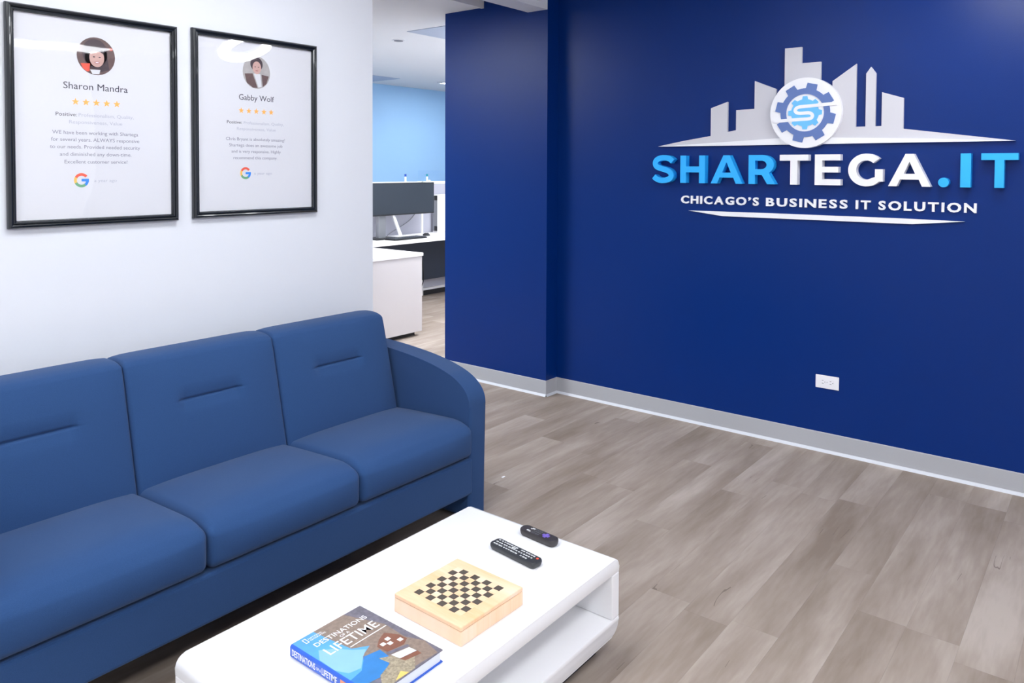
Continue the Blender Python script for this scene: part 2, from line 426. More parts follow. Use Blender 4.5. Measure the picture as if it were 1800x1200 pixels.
# ring pendant in front of the sign wall, above the frame
rp = thing('ring_pendant', 'white glowing tilted ring pendant lamp hanging before the sign wall', 'lamp', (-0.45, 3.5, 2.42))
RT = Matrix.Translation((-0.45, 3.5, 2.42)) @ Matrix.Rotation(R(24), 4, 'Y') @ Matrix.Translation((0.45, -3.5, -2.42))
def ring(name, r0, r1, z0, z1, mt, par, c=(-0.45, 3.5)):
    bm = bmesh.new(); n = 64; V = []
    for i in range(n):
        a = 2 * math.pi * i / n
        V.append([bm.verts.new(RT @ Vector((c[0] + r * math.cos(a), c[1] + r * math.sin(a), z))) for r, z in ((r0, z0), (r1, z0), (r1, z1), (r0, z1))])
    for i in range(n):
        A, B = V[i], V[(i + 1) % n]
        for k in range(4): bm.faces.new((A[k], A[(k + 1) % 4], B[(k + 1) % 4], B[k]))
    o = bm_obj(name, bm, mt, par); shade_auto(o); return o
ring('diffuser', 0.155, 0.225, 2.42, 2.45, 'ring_glow', rp); ring('housing', 0.148, 0.232, 2.4505, 2.475, 'lamp_metal', rp)
cyl('canopy', (-0.45, 3.5, ZR - .0125), 0.09, 0.025, 'lamp_metal', rp)
for a in (90, 210, 330):
    tube('cable', (RT @ Vector((-0.45 + .19 * math.cos(R(a)), 3.5 + .19 * math.sin(R(a)), 2.474)), (-0.45, 3.5, ZR - .025)), 0.0012, 'lamp_metal', rp, seg=5)

# ------------------------------------------------------------------ sofa
sofa = thing('sofa', 'blue fabric three-seat sofa with curved arms against the white wall', 'sofa', (-2.5, 1.54, 0))
ARM = [(-2.88, .012), (-2.15, .012), (-2.15, .49), (-2.153, .515), (-2.163, .54), (-2.18, .562), (-2.205, .583), (-2.245, .605), (-2.30, .624),
       (-2.37, .641), (-2.46, .656), (-2.56, .667), (-2.66, .675), (-2.76, .680), (-2.85, .681), (-2.875, .672), (-2.88, .65)]
ARM = ARM[:2] + [tuple(p) for p in smooth_path(ARM[2:], 4)]
for y0, y1 in ((2.435, 2.540), (0.540, 0.643)):
    prism('arm', ARM, y0, y1, 'Y', 'sofa_fabric', sofa, bevel=0.016, seg=4, smooth=True)
SE = (0.643, 1.238, 1.827, 2.435)
for i in range(3):
    y0, y1 = SE[i] + .001, SE[i + 1] - .001
    hy = (y1 - y0) / 2; cy = (y0 + y1) / 2
    bm = bmesh.new(); hx, hz, r = 0.24, 0.066, 0.026
    def fn(p, cy=cy, hy=hy):
        u, v = p.x / 0.24, p.y / hy
        top = max(0, p.z / 0.066)
        z = p.z + top * 0.024 * (1 - v ** 4) * (1 - abs(u) ** 3)
        if p.x > 0: z -= top * 0.030 * (max(0, u - .6) / .4) ** 2
        x = p.x + max(0, u) ** 2 * 0.012 * (1 - v ** 4) * (1 - min(1, abs(p.z / .066)) ** 2)
        z += (u + 1) * 0.012 * (0.3 + 0.7 * top) - .004
        return Vector((-2.365 + x, cy + p.y, 0.352 + z))
    round_solid(bm, (hx, hy, hz), r, samples(hx, r, 14), samples(hy, r, 18), samples(hz, r, 3), fn)
    bm_obj('seat_cushion', bm, 'sofa_fabric', sofa, True)
    # back section with its stitched tuft
    y1b = y1 if i < 2 else 2.415
    hy = (y1b - y0) / 2; cy = (y0 + y1b) / 2
    bm = bmesh.new(); hx, hz, r = 0.075, 0.235, 0.014
    tz = 0.672 - 0.60
    yc = (0.945, 1.532, 2.118)[i] - cy
    def fb(p, cy=cy, hy=hy, yc=yc):
        v, wz = p.y / hy, p.z / 0.235
        x, y, z = p
        if p.x > 0:
            k = p.x / 0.075
            x += k * 0.020 * (1 - v ** 4) * (1 - abs(wz) ** 3)
            dy = max(0, abs(p.y - yc) - 0.10); dz = p.z - tz
            prof = math.exp(-(dy / 0.022) ** 2)
            x -= k * prof * (0.0095 * math.exp(-(dz / 0.004) ** 2) + 0.011 * math.exp(-(dz / 0.03) ** 2))
        z += (0.007 * (1 - v ** 12) - 0.016 * min(1, abs(p.x / .075)) ** 3) * max(0, (wz - .7) / .3) ** 2 if wz > .7 else 0
        x -= (p.z + 0.235) * 0.235
        return Vector((-2.625 + x, cy + y, 0.60 + z))
    ez = [tz + d for d in (-.05, -.035, -.022, -.012, -.007, -.0045, -.0025, 0, .0025, .0045, .007, .012, .022, .035, .05)]
    ey = [yc + s * d for s in (-1, 1) for d in (.07, .085, .1, .108, .116, .125, .14)]
    round_solid(bm, (hx, hy, hz), r, samples(hx, r, 8), samples(hy, r, 22, ey), samples(hz, r, 14, ez), fb)
    bm_obj('back_cushion', bm, 'sofa_fabric', sofa, True)
bx_ = box('front_rail', (-2.50, -2.128, 0.643, 2.435, 0.13, 0.284), 'sofa_fabric', sofa, bevel=0.012, seg=3)
box('back_panel', (-2.88, -2.80, 0.643, 2.435, 0.10, 0.70), 'sofa_fabric', sofa, bevel=0.015, seg=3)
box('seat_deck', (-2.80, -2.50, 0.643, 2.435, 0.16, 0.284), 'dark_plinth', sofa)
for x in (-2.2, -2.82):
    for y in (2.49, .59):
        cyl('glide', (x, y, 0.006), 0.02, 0.012, 'black_plastic', sofa, seg=16)

# ------------------------------------------------------------------ coffee table
TX0, TX1, TY0, TY1, TT = -1.806, -1.207, 0.957, 2.070, 0.30
table = thing('coffee_table', 'glossy white coffee table with an open middle and rounded ends before the sofa', 'table', (-1.5, 1.5, 0))
def end_profile(z0, z1, rt, rb):
    """slab outline in (y,z), rounded at its outer corners"""
    P = []
    P += [(TY1 - rb + rb * math.sin(a), z0 + rb - rb * math.cos(a)) for a in [R(90) * i / 8 for i in range(9)]] if rb else [(TY1, z0)]
    P += [(TY1 - rt + rt * math.cos(a), z1 - rt + rt * math.sin(a)) for a in [R(90) * i / 8 for i in range(9)]] if rt else [(TY1, z1)]
    P += [(TY0 + rt - rt * math.sin(a), z1 - rt + rt * math.cos(a)) for a in [R(90) * i / 8 for i in range(9)]] if rt else [(TY0, z1)]
    P += [(TY0 + rb - rb * math.cos(a), z0 + rb - rb * math.sin(a)) for a in [R(90) * i / 8 for i in range(9)]] if rb else [(TY0, z0)]
    Q = []
    for p in P:
        if not Q or (abs(p[0] - Q[-1][0]) + abs(p[1] - Q[-1][1])) > 1e-6: Q.append(p)
    return Q
prism('top_slab', end_profile(0.2545, TT, 0.028, 0), TX0, TX1, 'X', 'gloss_white', table, bevel=0.003, seg=2, smooth=True)
prism('bottom_slab', end_profile(0.064, 0.115, 0, 0.044), TX0, TX1, 'X', 'gloss_white', table, bevel=0.003, seg=2, smooth=True)
for a, b in ((TY1 - .042, TY1), (TY0, TY0 + .042)):
    box('end_panel', (TX0, TX1, a, b, 0.1155, 0.254), 'gloss_white', table, bevel=0.0035)
box('divider', (-1.52, -1.50, TY0 + .042, TY1 - .042, 0.1155, 0.254), 'gloss_white', table)
box('plinth', (TX0 + .05, TX1 - .05, TY0 + .07, TY1 - .055, 0.0, 0.064), 'dark_plinth', table)

# ------------------------------------------------------------------ checkerboard box on the table
cb = thing('checkerboard_box', 'pale pine box with an inlaid checkerboard lid on the coffee table', 'game box', (-1.404, 1.5495, TT), R(-1.2), world=False)
hb = 0.124
box('body', (-hb, hb, -hb, hb, 0, 0.038), 'pine', cb, bevel=0.002)
lid = box('lid', (-hb, hb, -hb, hb, 0.0388, 0.050), 'pine', cb, bevel=0.0025, seg=3)
box('lid_rabbet', (-hb + .002, hb - .002, -hb + .002, hb - .002, 0.0375, 0.0392), 'book_house', cb)
cell = 0.0218
sqm = {}
for mn in ('chess_dark', 'pine'):
    bm = bmesh.new(); add_box(bm, (-cell / 2 + .0003, cell / 2 - .0003, -cell / 2 + .0003, cell / 2 - .0003, 0, 0.0005))
    me = bpy.data.meshes.new('square'); bm.to_mesh(me); bm.free(); me.materials.append(M[mn]); sqm[mn] = me
for i in range(8):
    for j in range(8):
        dark = (i + (7 - j)) % 2 == 1
        o = bpy.data.objects.new('dark_square' if dark else 'light_square', sqm['chess_dark' if dark else 'pine']); reg(o, lid)
        o.location = ((i - 3.5) * cell, (j - 3.5) * cell, 0.0499)

# ------------------------------------------------------------------ remotes on the table
def remote_body(name, L, W, H, mt, par, rend):
    n = 10
    pts = [(L / 2 - rend + rend * math.cos(a), s * 0 + (W / 2 - rend) + rend * math.sin(a)) for s in (1,) for a in [R(90) * i / n for i in range(n + 1)]]
    pts += [(-x, y) for x, y in reversed(pts)]
    pts += [(-x, -y) for x, y in pts]
    Q = []
    for p in pts:
        if not Q or (Vector(p) - Vector(Q[-1])).length > 1e-6: Q.append(p)
    bm = bmesh.new(); lv = [(0.0, .80), (H * .25, .93), (H * .6, 1.0), (H * .85, .99), (H, .92)]
    rings = [[bm.verts.new((x * (1 - (1 - k) * W / L), y * k, z)) for x, y in Q] for z, k in lv]
    for a, b in zip(rings, rings[1:]):
        for i in range(len(Q)): bm.faces.new((a[i], a[(i + 1) % len(Q)], b[(i + 1) % len(Q)], b[i]))
    bm.faces.new(rings[0][::-1]); bm.faces.new(rings[-1])
    o = bm_obj(name, bm, mt, par); shade_auto(o, 50); return o
r1 = thing('remote_control', 'long black remote control covered in small white keys on the coffee table', 'remote', (-1.457, 1.867, TT), R(-6.5), world=False)
remote_body('case', .192, .047, .020, 'remote_black', r1, .012)
bm = bmesh.new()
random.seed(3)
for i in range(15):
    for j in range(3 if i not in (6, 7) else 4):
        if random.random() < .06: continue
        x = -.080 + i * .0105 + random.uniform(-.001, .001); y = (-.013, 0, .013)[j % 3] if j < 3 else .006
        sx = random.choice((.0026, .0032, .004)); add_box(bm, (x - sx, x + sx, y - .0022, y + .0022, .0195, .0212))
bb = bm_obj('keys', bm, 'button_white', r1); bb['kind'] = 'stuff'
cyl('power_key', (.083, .010, .0203), .004, .002, 'photo_red', r1, seg=12)
r2 = thing('remote_control', 'short dark remote control with a purple direction pad on the coffee table', 'remote', (-1.467, 2.003, TT), R(-4.5), world=False)
remote_body('case', .146, .042, .021, 'remote_slate', r2, .017)
bm = bmesh.new()
for x, y, sx, sy in ((-.040, -.009, .004, .003), (-.031, -.011, .003, .0026), (-.030, .010, .005, .003), (-.036, .006, .003, .002)):
    add_box(bm, (x - sx, x + sx, y - sy, y + sy, .0205, .022))
k = bm_obj('white_keys', bm, 'button_white', r2); k['kind'] = 'stuff'
bm = bmesh.new()
for i in range(4):
    for j in (-1, 0, 1):
        x, y = -.020 + i * .008, j * .011
        add_box(bm, (x - .0025, x + .0025, y - .003, y + .003, .0205, .0217))
k = bm_obj('keys', bm, 'button_grey', r2); k['kind'] = 'stuff'
bm = bmesh.new()
add_box(bm, (.016, .042, -.0055, .0055, .0205, .0228), .002); add_box(bm, (.0235, .0345, -.013, .013, .0205, .0226), .002)
bm_obj('direction_pad', bm, 'purple', r2)
box('fabric_tag', (-.079, -.071, .000, .004, .008, .0095), 'purple', r2)

# ------------------------------------------------------------------ book on the table
BX0, BY0, BW, BL, BT = -1.583, 1.132, 0.221, 0.304, 0.031
book = thing('book', 'hardcover travel book with a blue spine and a rocky village cover on the coffee table', 'book', (BX0 + BL / 2, BY0 + BW / 2, TT))
bx0, bx1, by0, by1, z0, z1 = BX0, BX0 + BL, BY0, BY0 + BW, TT, TT + BT
cov = box('front_cover', (bx0, bx1, by0 + .006, by1, z1 - .003, z1), 'book_rock', book, bevel=.0006)
box('back_cover', (bx0, bx1, by0 + .006, by1, z0, z0 + .003), 'book_blue', book, bevel=.0006)
sp = [(by0 + .0065, z1)] + [(by0 + .006 - .006 * math.sin(a), z1 - .006 + .006 * math.cos(a)) for a in [R(90) * i / 5 for i in range(6)]] + \
     [(by0 + .006 - .006 * math.cos(a), z0 + .006 - .006 * math.sin(a)) for a in [R(90) * i / 5 for i in range(6)]] + [(by0 + .0065, z0), (by0 + .0065, z0 + .003), (by0 + .003, z0 + .006), (by0 + .003, z1 - .006), (by0 + .0065, z1 - .003)]
spine = prism('spine', sp, bx0, bx1, 'X', 'book_blue', book)
box('page_block', (bx0 + .004, bx1 - .004, by0 + .004, by1 - .005, z0 + .0032, z1 - .0032), 'page', book)
# printed cover: reading right = +Y (u), reading up = -X (v)
CF = frame('cover', (bx1, by0, z1))
def art(name, pts, mt, lvl): return plate(name, [pts], .00015, Matrix.Translation((0, 0, .00015 * lvl)) @ CF, mt, cov)
T0, TL = .0062, .3038
art('printed_sky', [(T0, TL), (.069, TL), (.078, .22), (.084, .175), (.120, .150), (.085, .134), (.05, .09), (T0, .085)], 'book_sky', 0)
art('printed_hillside', [(.069, TL), (.165, TL), (.205, .19), (.2, .11), (.219, .06), (.205, .002), (.09, .01), (.085, .134), (.120, .150), (.084, .175), (.078, .22)], 'book_tan', 0)
art('printed_cloud', [(T0 + .002, .20), (.03, .232), (.06, .205), (.082, .17), (.105, .146), (.082, .13), (.05, .10), (.02, .108), (T0, .14)], 'book_pale', 1)
art('printed_lagoon', [(.083, .128), (.125, .118), (.12, .07), (.06, .04), (T0, .05), (T0, .085), (.045, .092)], 'book_lagoon', 1)
art('printed_trees', [(.10, .095), (.14, .07), (.16, .035), (.13, .002), (.03, .002), (.06, .045), (.105, .06)], 'book_trees', 2)
art('printed_trees', [(.07, .004), (.10, .02), (.11, .002)], 'book_yellow', 3)
art('printed_house', [(.128, .132), (.150, .150), (.178, .162), (.196, .128), (.198, .10), (.176, .088), (.130, .098)], 'book_house', 2)
for a, b in ((.138, .122), (.152, .112), (.160, .130), (.178, .104)):
    art('printed_window', [(a, b), (a + .012, b), (a + .012, b + .012), (a, b + .012)], 'print_white', 3)
art('printed_house', [(.126, .098), (.182, .082), (.180, .072), (.122, .088)], 'book_rock', 3)
art('printed_house', [(.128, .082), (.176, .070), (.178, .045), (.132, .055)], 'page', 3)
art('printed_house', [(.130, .056), (.180, .046), (.178, .030), (.134, .040)], 'book_house', 3)
CT = Matrix.Translation((0, 0, .0008)) @ CF
text('title_text', 'DESTINATIONS', .035, .196, .2445, .0165, CT, 'print_white', cov, weight=.006)
text('title_text', 'OF A', .098, .126, .230, .009, CT, 'print_white', cov, weight=.004)
text('title_text', 'LIFETIME', .036, .194, .194, .031, CT, 'print_white', cov, weight=.004)
text('title_text', 'NATIONAL', .041, .082, .2845, .0055, CT, 'print_white', cov)
text('title_text', 'GEOGRAPHIC', .041, .088, .2765, .0055, CT, 'print_white', cov)
plate('logo_rectangle', [[(.027, .275), (.037, .275), (.037, .295), (.027, .295)], [(.0288, .2768), (.0352, .2768), (.0352, .2932), (.0288, .2932)]], .0002, CT, 'print_white', cov)
plate('title_rule', [[(.086, .1795), (.202, .1795), (.202, .1825), (.086, .1825)]], .0002, CT, 'print_white', cov)
SF = frame('wallY', (0, by0, 0))
text('spine_text', 'DESTINATIONS', bx0 + .008, bx0 + .098, z0 + .0085, .015, SF, 'print_white', spine, weight=.008)
text('spine_text', 'OF A', bx0 + .102, bx0 + .119, z0 + .011, .007, SF, 'print_white', spine)
text('spine_text', 'LIFETIME', bx0 + .123, bx0 + .178, z0 + .0085, .015, SF, 'print_white', spine, weight=.008)
plate('spine_art', [[(bx0 + .19, z0 + .004), (bx0 + .27, z0 + .004), (bx0 + .27, z1 - .006), (bx0 + .19, z1 - .006)]], .0002, SF, 'book_orange', spine)

# ------------------------------------------------------------------ framed testimonials on the white wall
def picture_frame(label, y0, y1, z0, z1, glz):
    t = thing('picture_frame', label, 'picture frame', (XL, (y0 + y1) / 2, z0))
    prof = [(0, .002), (0, .016), (.003, .021), (.009, .024), (.013, .023), (.015, .0195), (.018, .0215), (.022, .021), (.0255, .016), (.0265, .010), (.0265, .002)]
    cs = [(y0, z0), (y1, z0), (y1, z1), (y0, z1)]; ins = [(1, 1), (-1, 1), (-1, -1), (1, -1)]
    for k in range(4):
        bm = bmesh.new(); A = []; B = []
        for lst, c, d in ((A, cs[k], ins[k]), (B, cs[(k + 1) % 4], ins[(k + 1) % 4])):
            for a, h in prof: lst.append(bm.verts.new((XL + h, c[0] + d[0] * a, c[1] + d[1] * a)))
        n = len(prof)
        for i in range(n): bm.faces.new((A[i], A[(i + 1) % n], B[(i + 1) % n], B[i]))
        bm.faces.new(A); bm.faces.new(B[::-1])
        o = bm_obj('frame_rail', bm, 'frame_black', t); shade_auto(o, 35)
    i = .024
    pr = box('poster', (XL + .004, XL + .0075, y0 + i, y1 - i, z0 + i, z1 - i), 'paper', t)
    box('glazing', (XL + .0125, XL + .0135, y0 + i, y1 - i, z0 + i, z1 - i), 'acrylic', t)
    return t, pr
PX = XL + .0076
def PF(l=0): return Matrix.Translation((.0003 * l, 0, 0)) @ frame('wallX', (PX, 0, 0))
def star(cy, cz, r, par):
    plate('printed_star', [[(cy + (r if k % 2 == 0 else r * .42) * math.sin(R(36 * k)), cz + (r if k % 2 == 0 else r * .42) * math.cos(R(36 * k))) for k in range(10)]], .0002, PF(), 'star_orange', par)
def g_logo(cy, cz, r, par):
    for a0, a1, mt in ((38, 152, 'logo_red'), (152, 206, 'logo_yellow'), (206, 308, 'logo_green'), (308, 358, 'logo_blue')):
        plate('printed_logo', [arc(cy, cz, r, r, a0, a1, 14) + arc(cy, cz, r * .63, r * .63, a1, a0, 14)], .0002, PF(), mt, par)
    plate('printed_logo', [[(cy, cz - r * .17), (cy + r, cz - r * .17), (cy + r * .98, cz + r * .19), (cy, cz + r * .19)]], .0002, PF(1), 'logo_blue', par)
def tl(s, y0, y1, z, cap, mt, par, wt=0.0): text('printed_text', s, y0, y1, z, cap, PF(), mt, par, weight=wt)
def disc(c, rx, rz, mt, lvl, par, name='printed_portrait', a0=0, a1=360):
    plate(name, [arc(c[0], c[1], rx, rz, a0, a1, 30)[:-1 if a1 - a0 == 360 else None]], .0002, PF(lvl), mt, par)

t, pr = picture_frame('black framed testimonial poster with a dark-haired portrait in red', .991, 1.588, 1.289, 2.049, 0)
c = (1.2845, 1.900)
disc(c, .067, .068, 'photo_brown', 0, pr)
disc((c[0] - .004, c[1] + .012), .044, .050, 'photo_hair', 1, pr)
plate('printed_portrait', [[(c[0] - .040, c[1] + .02), (c[0] + .036, c[1] + .02), (c[0] + .046, c[1] - .046), (c[0] + .018, c[1] - .055), (c[0] - .038, c[1] - .040)]], .0002, PF(1), 'photo_hair', pr)
disc((c[0] + .002, c[1] - .006), .026, .033, 'photo_skin', 2, pr)
plate('printed_portrait', [[(c[0] - .026, c[1] + .010), (c[0] - .010, c[1] + .018), (c[0] + .014, c[1] + .016), (c[0] + .028, c[1] + .008), (c[0] + .026, c[1] + .036), (c[0] - .024, c[1] + .036)]], .0002, PF(3), 'photo_hair', pr)
for s in (-1, 1): disc((c[0] + .002 + s * .010, c[1] - .003), .004, .0022, 'photo_hair', 3, pr)
disc((c[0] + .003, c[1] - .023), .009, .0035, 'photo_lip', 3, pr); disc((c[0] + .003, c[1] - .0225), .0065, .0016, 'print_white', 4, pr)
plate('printed_portrait', [[(c[0] - .054, c[1] - .030), (c[0] - .022, c[1] - .028), (c[0] - .024, c[1] - .056), (c[0] - .032, c[1] - .058), (c[0] - .046, c[1] - .048)]], .0002, PF(2), 'photo_red', pr)
plate('printed_portrait', [[(c[0] - .022, c[1] - .050), (c[0] + .014, c[1] - .048), (c[0] + .010, c[1] - .064), (c[0] - .014, c[1] - .065)]], .0002, PF(3), 'paper', pr)
disc((c[0] + .052, c[1] + .030), .006, .005, 'photo_red', 2, pr)
tl('Sharon Mandra', 1.172, 1.397, 1.776, .0235, 'print_dark', pr)
for y in (1.212, 1.2475, 1.2835, 1.320, 1.3565): star(y, 1.731, .0135, pr)
tl('Positive:', 1.146, 1.216, 1.679, .0125, 'print_dark', pr)
tl('Professionalism, Quality,', 1.222, 1.418, 1.679, .012, 'print_pale', pr)
tl('Responsiveness, Value', 1.190, 1.375, 1.653, .012, 'print_pale', pr)
for s, a, b, z in (('WE have been working with Shartega', 1.134, 1.434, 1.615), ('for several years. ALWAYS responsive', 1.130, 1.438, 1.590), ('to our needs. Provided needed security', 1.126, 1.441, 1.5645),
                   ('and diminished any down-time.', 1.158, 1.408, 1.538), ('Excellent customer service!', 1.173, 1.393, 1.511)):
    tl(s, a, b, z, .0125, 'print_mid', pr)
g_logo(1.229, 1.451, .0255, pr); tl('a year ago', 1.273, 1.353, 1.444, .011, 'print_pale', pr)

t, pr = picture_frame('black framed testimonial poster with a grey-brown portrait beside the wall end', 1.651, 2.258, 1.293, 2.057, 1)
c = (1.9475, 1.907)
disc(c, .067, .070, 'photo_grey', 0, pr)
disc((c[0], c[1] + .035), .030, .030, 'photo_hair', 1, pr); disc((c[0] + .001, c[1] + .020), .021, .027, 'photo_skin', 2, pr)
for s in (-1, 1): disc((c[0] + .001 + s * .008, c[1] + .023), .0034, .0018, 'photo_hair', 3, pr)
disc((c[0] + .001, c[1] + .007), .007, .002, 'photo_lip', 3, pr)
plate('printed_portrait', [[(c[0] - .058, c[1] - .010), (c[0] - .020, c[1] - .006), (c[0] + .004, c[1] - .066), (c[0] - .018, c[1] - .0665), (c[0] - .048, c[1] - .047)]], .0002, PF(2), 'photo_brown', pr)
plate('printed_portrait', [[(c[0] + .024, c[1] - .008), (c[0] + .060, c[1] - .012), (c[0] + .048, c[1] - .046), (c[0] + .030, c[1] - .060)]], .0002, PF(2), 'photo_brown', pr)
plate('printed_portrait', [[(c[0] - .014, c[1] - .006), (c[0] + .018, c[1] - .006), (c[0] + .024, c[1] - .060), (c[0] + .008, c[1] - .064)]], .0002, PF(1), 'paper', pr)
tl('Gabby Wolf', 1.862, 2.034, 1.785, .0235, 'print_dark', pr)
for y in (1.873, 1.909, 1.945, 1.983, 2.019): star(y, 1.7395, .0135, pr)
tl('Positive:', 1.806, 1.875, 1.683, .0125, 'print_dark', pr)
tl('Professionalism, Quality,', 1.884, 2.083, 1.683, .012, 'print_pale', pr); tl('Responsiveness, Value', 1.852, 2.042, 1.657, .012, 'print_pale', pr)
for s, a, b, z in (('Chris Bryant is absolutely amazing!', 1.801, 2.088, 1.613), ('Shartega does an awesome job', 1.815, 2.076, 1.587), ('and is very responsive. Highly', 1.826, 2.067, 1.561), ('recommend this company.', 1.835, 2.049, 1.534)):
    tl(s, a, b, z, .0125, 'print_mid', pr)
g_logo(1.8915, 1.4745, .0255, pr); tl('a year ago', 1.933, 2.021, 1.468, .011, 'print_pale', pr)

# ------------------------------------------------------------------ wall sign
sign = thing('wall_sign', 'raised white and cyan company sign with a grey skyline on the navy wall', 'sign', (-1.32, YW, 1.23))
def WF(y): return frame('wallY', (0, y, 0))
LF = WF(YW)
TH = .045
def letter(ch, x0, x1, mt):
    h = .160; b = 1.418; W = x1 - x0; st = .036; hb_ = .0315
    if ch == 'H':
        m0 = .062; L = [[(0, 0), (st, 0), (st, m0), (W - st, m0), (W - st, 0), (W, 0), (W, h), (W - st, h), (W - st, m0 + hb_ + .003), (st, m0 + hb_ + .003), (st, h), (0, h)]]
    elif ch == 'T':
        c = W / 2; s = .0185; L = [[(c - s, 0), (c + s, 0), (c + s, h - hb_), (W, h - hb_), (W, h), (0, h), (0, h - hb_), (c - s, h - hb_)]]
    elif ch == 'E':
        L = [[(0, 0), (W, 0), (W, .031), (st + .001, .031), (st + .001, .066), (W - .012, .066), (W - .012, .096), (st + .001, .096), (st + .001, .129), (W - .002, .129), (W - .002, h), (0, h)]]
    elif ch == 'I':
        L = [[(0, 0), (W, 0), (W, h), (0, h)]]
    elif ch == 'A':
        c = W / 2; s = .0185; k = .0385
        def xl(z): return k + (c - k) * z / .118    # inner left edge of the legs towards the counter tip
        L = [[(0, 0), (k, 0), (k + .0145, .034), (W - k - .0145, .034), (W - k, 0), (W, 0), (c + s, h), (c - s, h)],
             [(c - .0255, .062), (c + .0255, .062), (c, .122)]]
    elif ch == 'R':
        rr = (h - .052) / 2; cx = W * .50
        outer = [(0, 0), (st, 0), (st, .050), (W * .50, .050), (W * .70, 0), (W, 0), (W * .76, .060)]
        outer += arc(cx, .052 + rr, W * .44, rr, -52, 90, 14) + [(0, h)]
        hole = [(st, .082), (cx - .004, .082)] + arc(cx - .004, .1055, W * .20, .0235, -90, 90, 12) + [(st, .129)]
        L = [outer, hole]
    elif ch == 'G':
        cx, cz, rx, rz = W / 2 + .002, h / 2, W / 2 + .002, h / 2 + .003
        ix, iz = rx - .0385, rz - .0345
        o_ = arc(cx, cz, rx, rz, 44, 316, 40)
        xr = W - .004; xi = xr - .036
        L = [o_ + [(xr, .022), (xr, cz + .004), (xi, cz + .004), (xi, .044)] + arc(cx, cz, ix, iz, 305, 46, 30)]
    elif ch == 'S':
        P = smooth_path([(.93, .775), (.80, .865), (.60, .905), (.36, .895), (.18, .82), (.125, .70), (.19, .595), (.36, .535), (.60, .48), (.80, .405), (.875, .28), (.80, .165), (.60, .105), (.37, .10), (.18, .155), (.06, .235)], 5)
        L = [stroke([Vector((p.x * W, -.003 + p.y * (h + .006))) for p in P], .0325)]
    elif ch == '.':
        L = [arc(W / 2, W / 2 - .001, W / 2, W / 2, 0, 360, 24)[:-1]]
    L = [[(x0 + x, b + z) for x, z in lp] for lp in L]
    plate('letter', L, TH, LF, mt, sign)
for ch, a, b, mt in (('S', -2.240, -2.099, 'sign_cyan'), ('H', -2.058, -1.904, 'sign_cyan'), ('A', -1.868, -1.681, 'sign_cyan'), ('R', -1.646, -1.496, 'sign_cyan'),
                     ('T', -1.473, -1.322, 'sign_white'), ('E', -1.288, -1.158, 'sign_white'), ('G', -1.121, -.953, 'sign_white'), ('A', -.931, -.741, 'sign_white'),
                     ('.', -.710, -.664, 'sign_cyan'), ('I', -.617, -.574, 'sign_cyan'), ('T', -.533, -.387, 'sign_cyan')):
    letter(ch, a, b, mt)
sky = [(-2.22, 1.6345), (-2.05, 1.665), (-1.884, 1.690), (-1.884, 1.849), (-1.784, 1.881), (-1.784, 1.710), (-1.733, 1.719), (-1.733, 1.832), (-1.628, 1.834), (-1.628, 1.988), (-1.508, 1.937), (-1.508, 1.90),
       (-1.463, 1.90), (-1.463, 2.152), (-1.373, 2.152), (-1.373, 2.066), (-1.273, 2.066), (-1.273, 1.90), (-1.213, 1.90), (-1.213, 1.960), (-1.096, 2.041), (-1.096, 1.719), (-1.049, 1.719), (-1.049, 1.987),
       (-1.0265, 2.020), (-1.0025, 1.986), (-1.0025, 1.719), (-.973, 1.719), (-.973, 1.889), (-.873, 1.855), (-.873, 1.703), (-.403, 1.6355)]
plate('skyline', [sky], .016, LF, 'sign_grey', sign)
plate('base_blade', [[(-2.217, 1.633), (-1.73, 1.657), (-1.506, 1.668), (-1.246, 1.668), (-.777, 1.653), (-.403, 1.6345), (-1.245, 1.634), (-1.542, 1.633)]], .022, LF, 'sign_white', sign)
plate('underline', [[(-2.019, 1.2555), (-1.551, 1.258), (-1.209, 1.258), (-.903, 1.258), (-.599, 1.2545), (-.824, 1.232), (-1.806, 1.231)]], .014, LF, 'sign_white', sign)
DC = (-1.3435, 1.7995); DR = .186
dk = plate('gear_disc', [arc(DC[0], DC[1], DR, DR, 0, 360, 72)[:-1]], .042, LF, 'sign_white', sign)
GF = WF(YW - .042)
def gear(rb, rt, n, a0, half_root, half_tip):
    P = []
    for k in range(n):
        a = a0 + 360 * k / n
        P += [(DC[0] + r * math.cos(R(b)), DC[1] + r * math.sin(R(b))) for b, r in ((a - half_root, rb), (a - half_tip, rt), (a + half_tip, rt), (a + half_root, rb))]
        P += arc(DC[0], DC[1], rb, rb, a + half_root, a + 360 / n - half_root, 4)[1:-1]
    return P
plate('gear_ring', [gear(.129, .158, 8, 31, 12.5, 9.5), arc(DC[0], DC[1], .099, .099, 0, 360, 48)[:-1]], .004, GF, 'sign_navy', dk)
plate('inner_gear', [gear(.072, .088, 8, 0, 12, 7.5)], .004, GF, 'sign_sky', dk)
S_ = DR / 436
def dp(x, y): return Vector((DC[0] + (x - 600) * S_, DC[1] - (y - 622) * S_))
sp_ = smooth_path([dp(985, 525), dp(880, 528), dp(780, 535), dp(660, 541), dp(545, 547), dp(500, 562), dp(482, 590), dp(500, 617), dp(545, 627), dp(650, 626), dp(685, 642), dp(694, 665), dp(680, 690), dp(640, 700), dp(540, 703), dp(430, 708), dp(330, 713), dp(215, 716)], 5)
plate('emblem_stroke', [stroke(sp_, .0175)], .0055, GF, 'sign_white', dk)
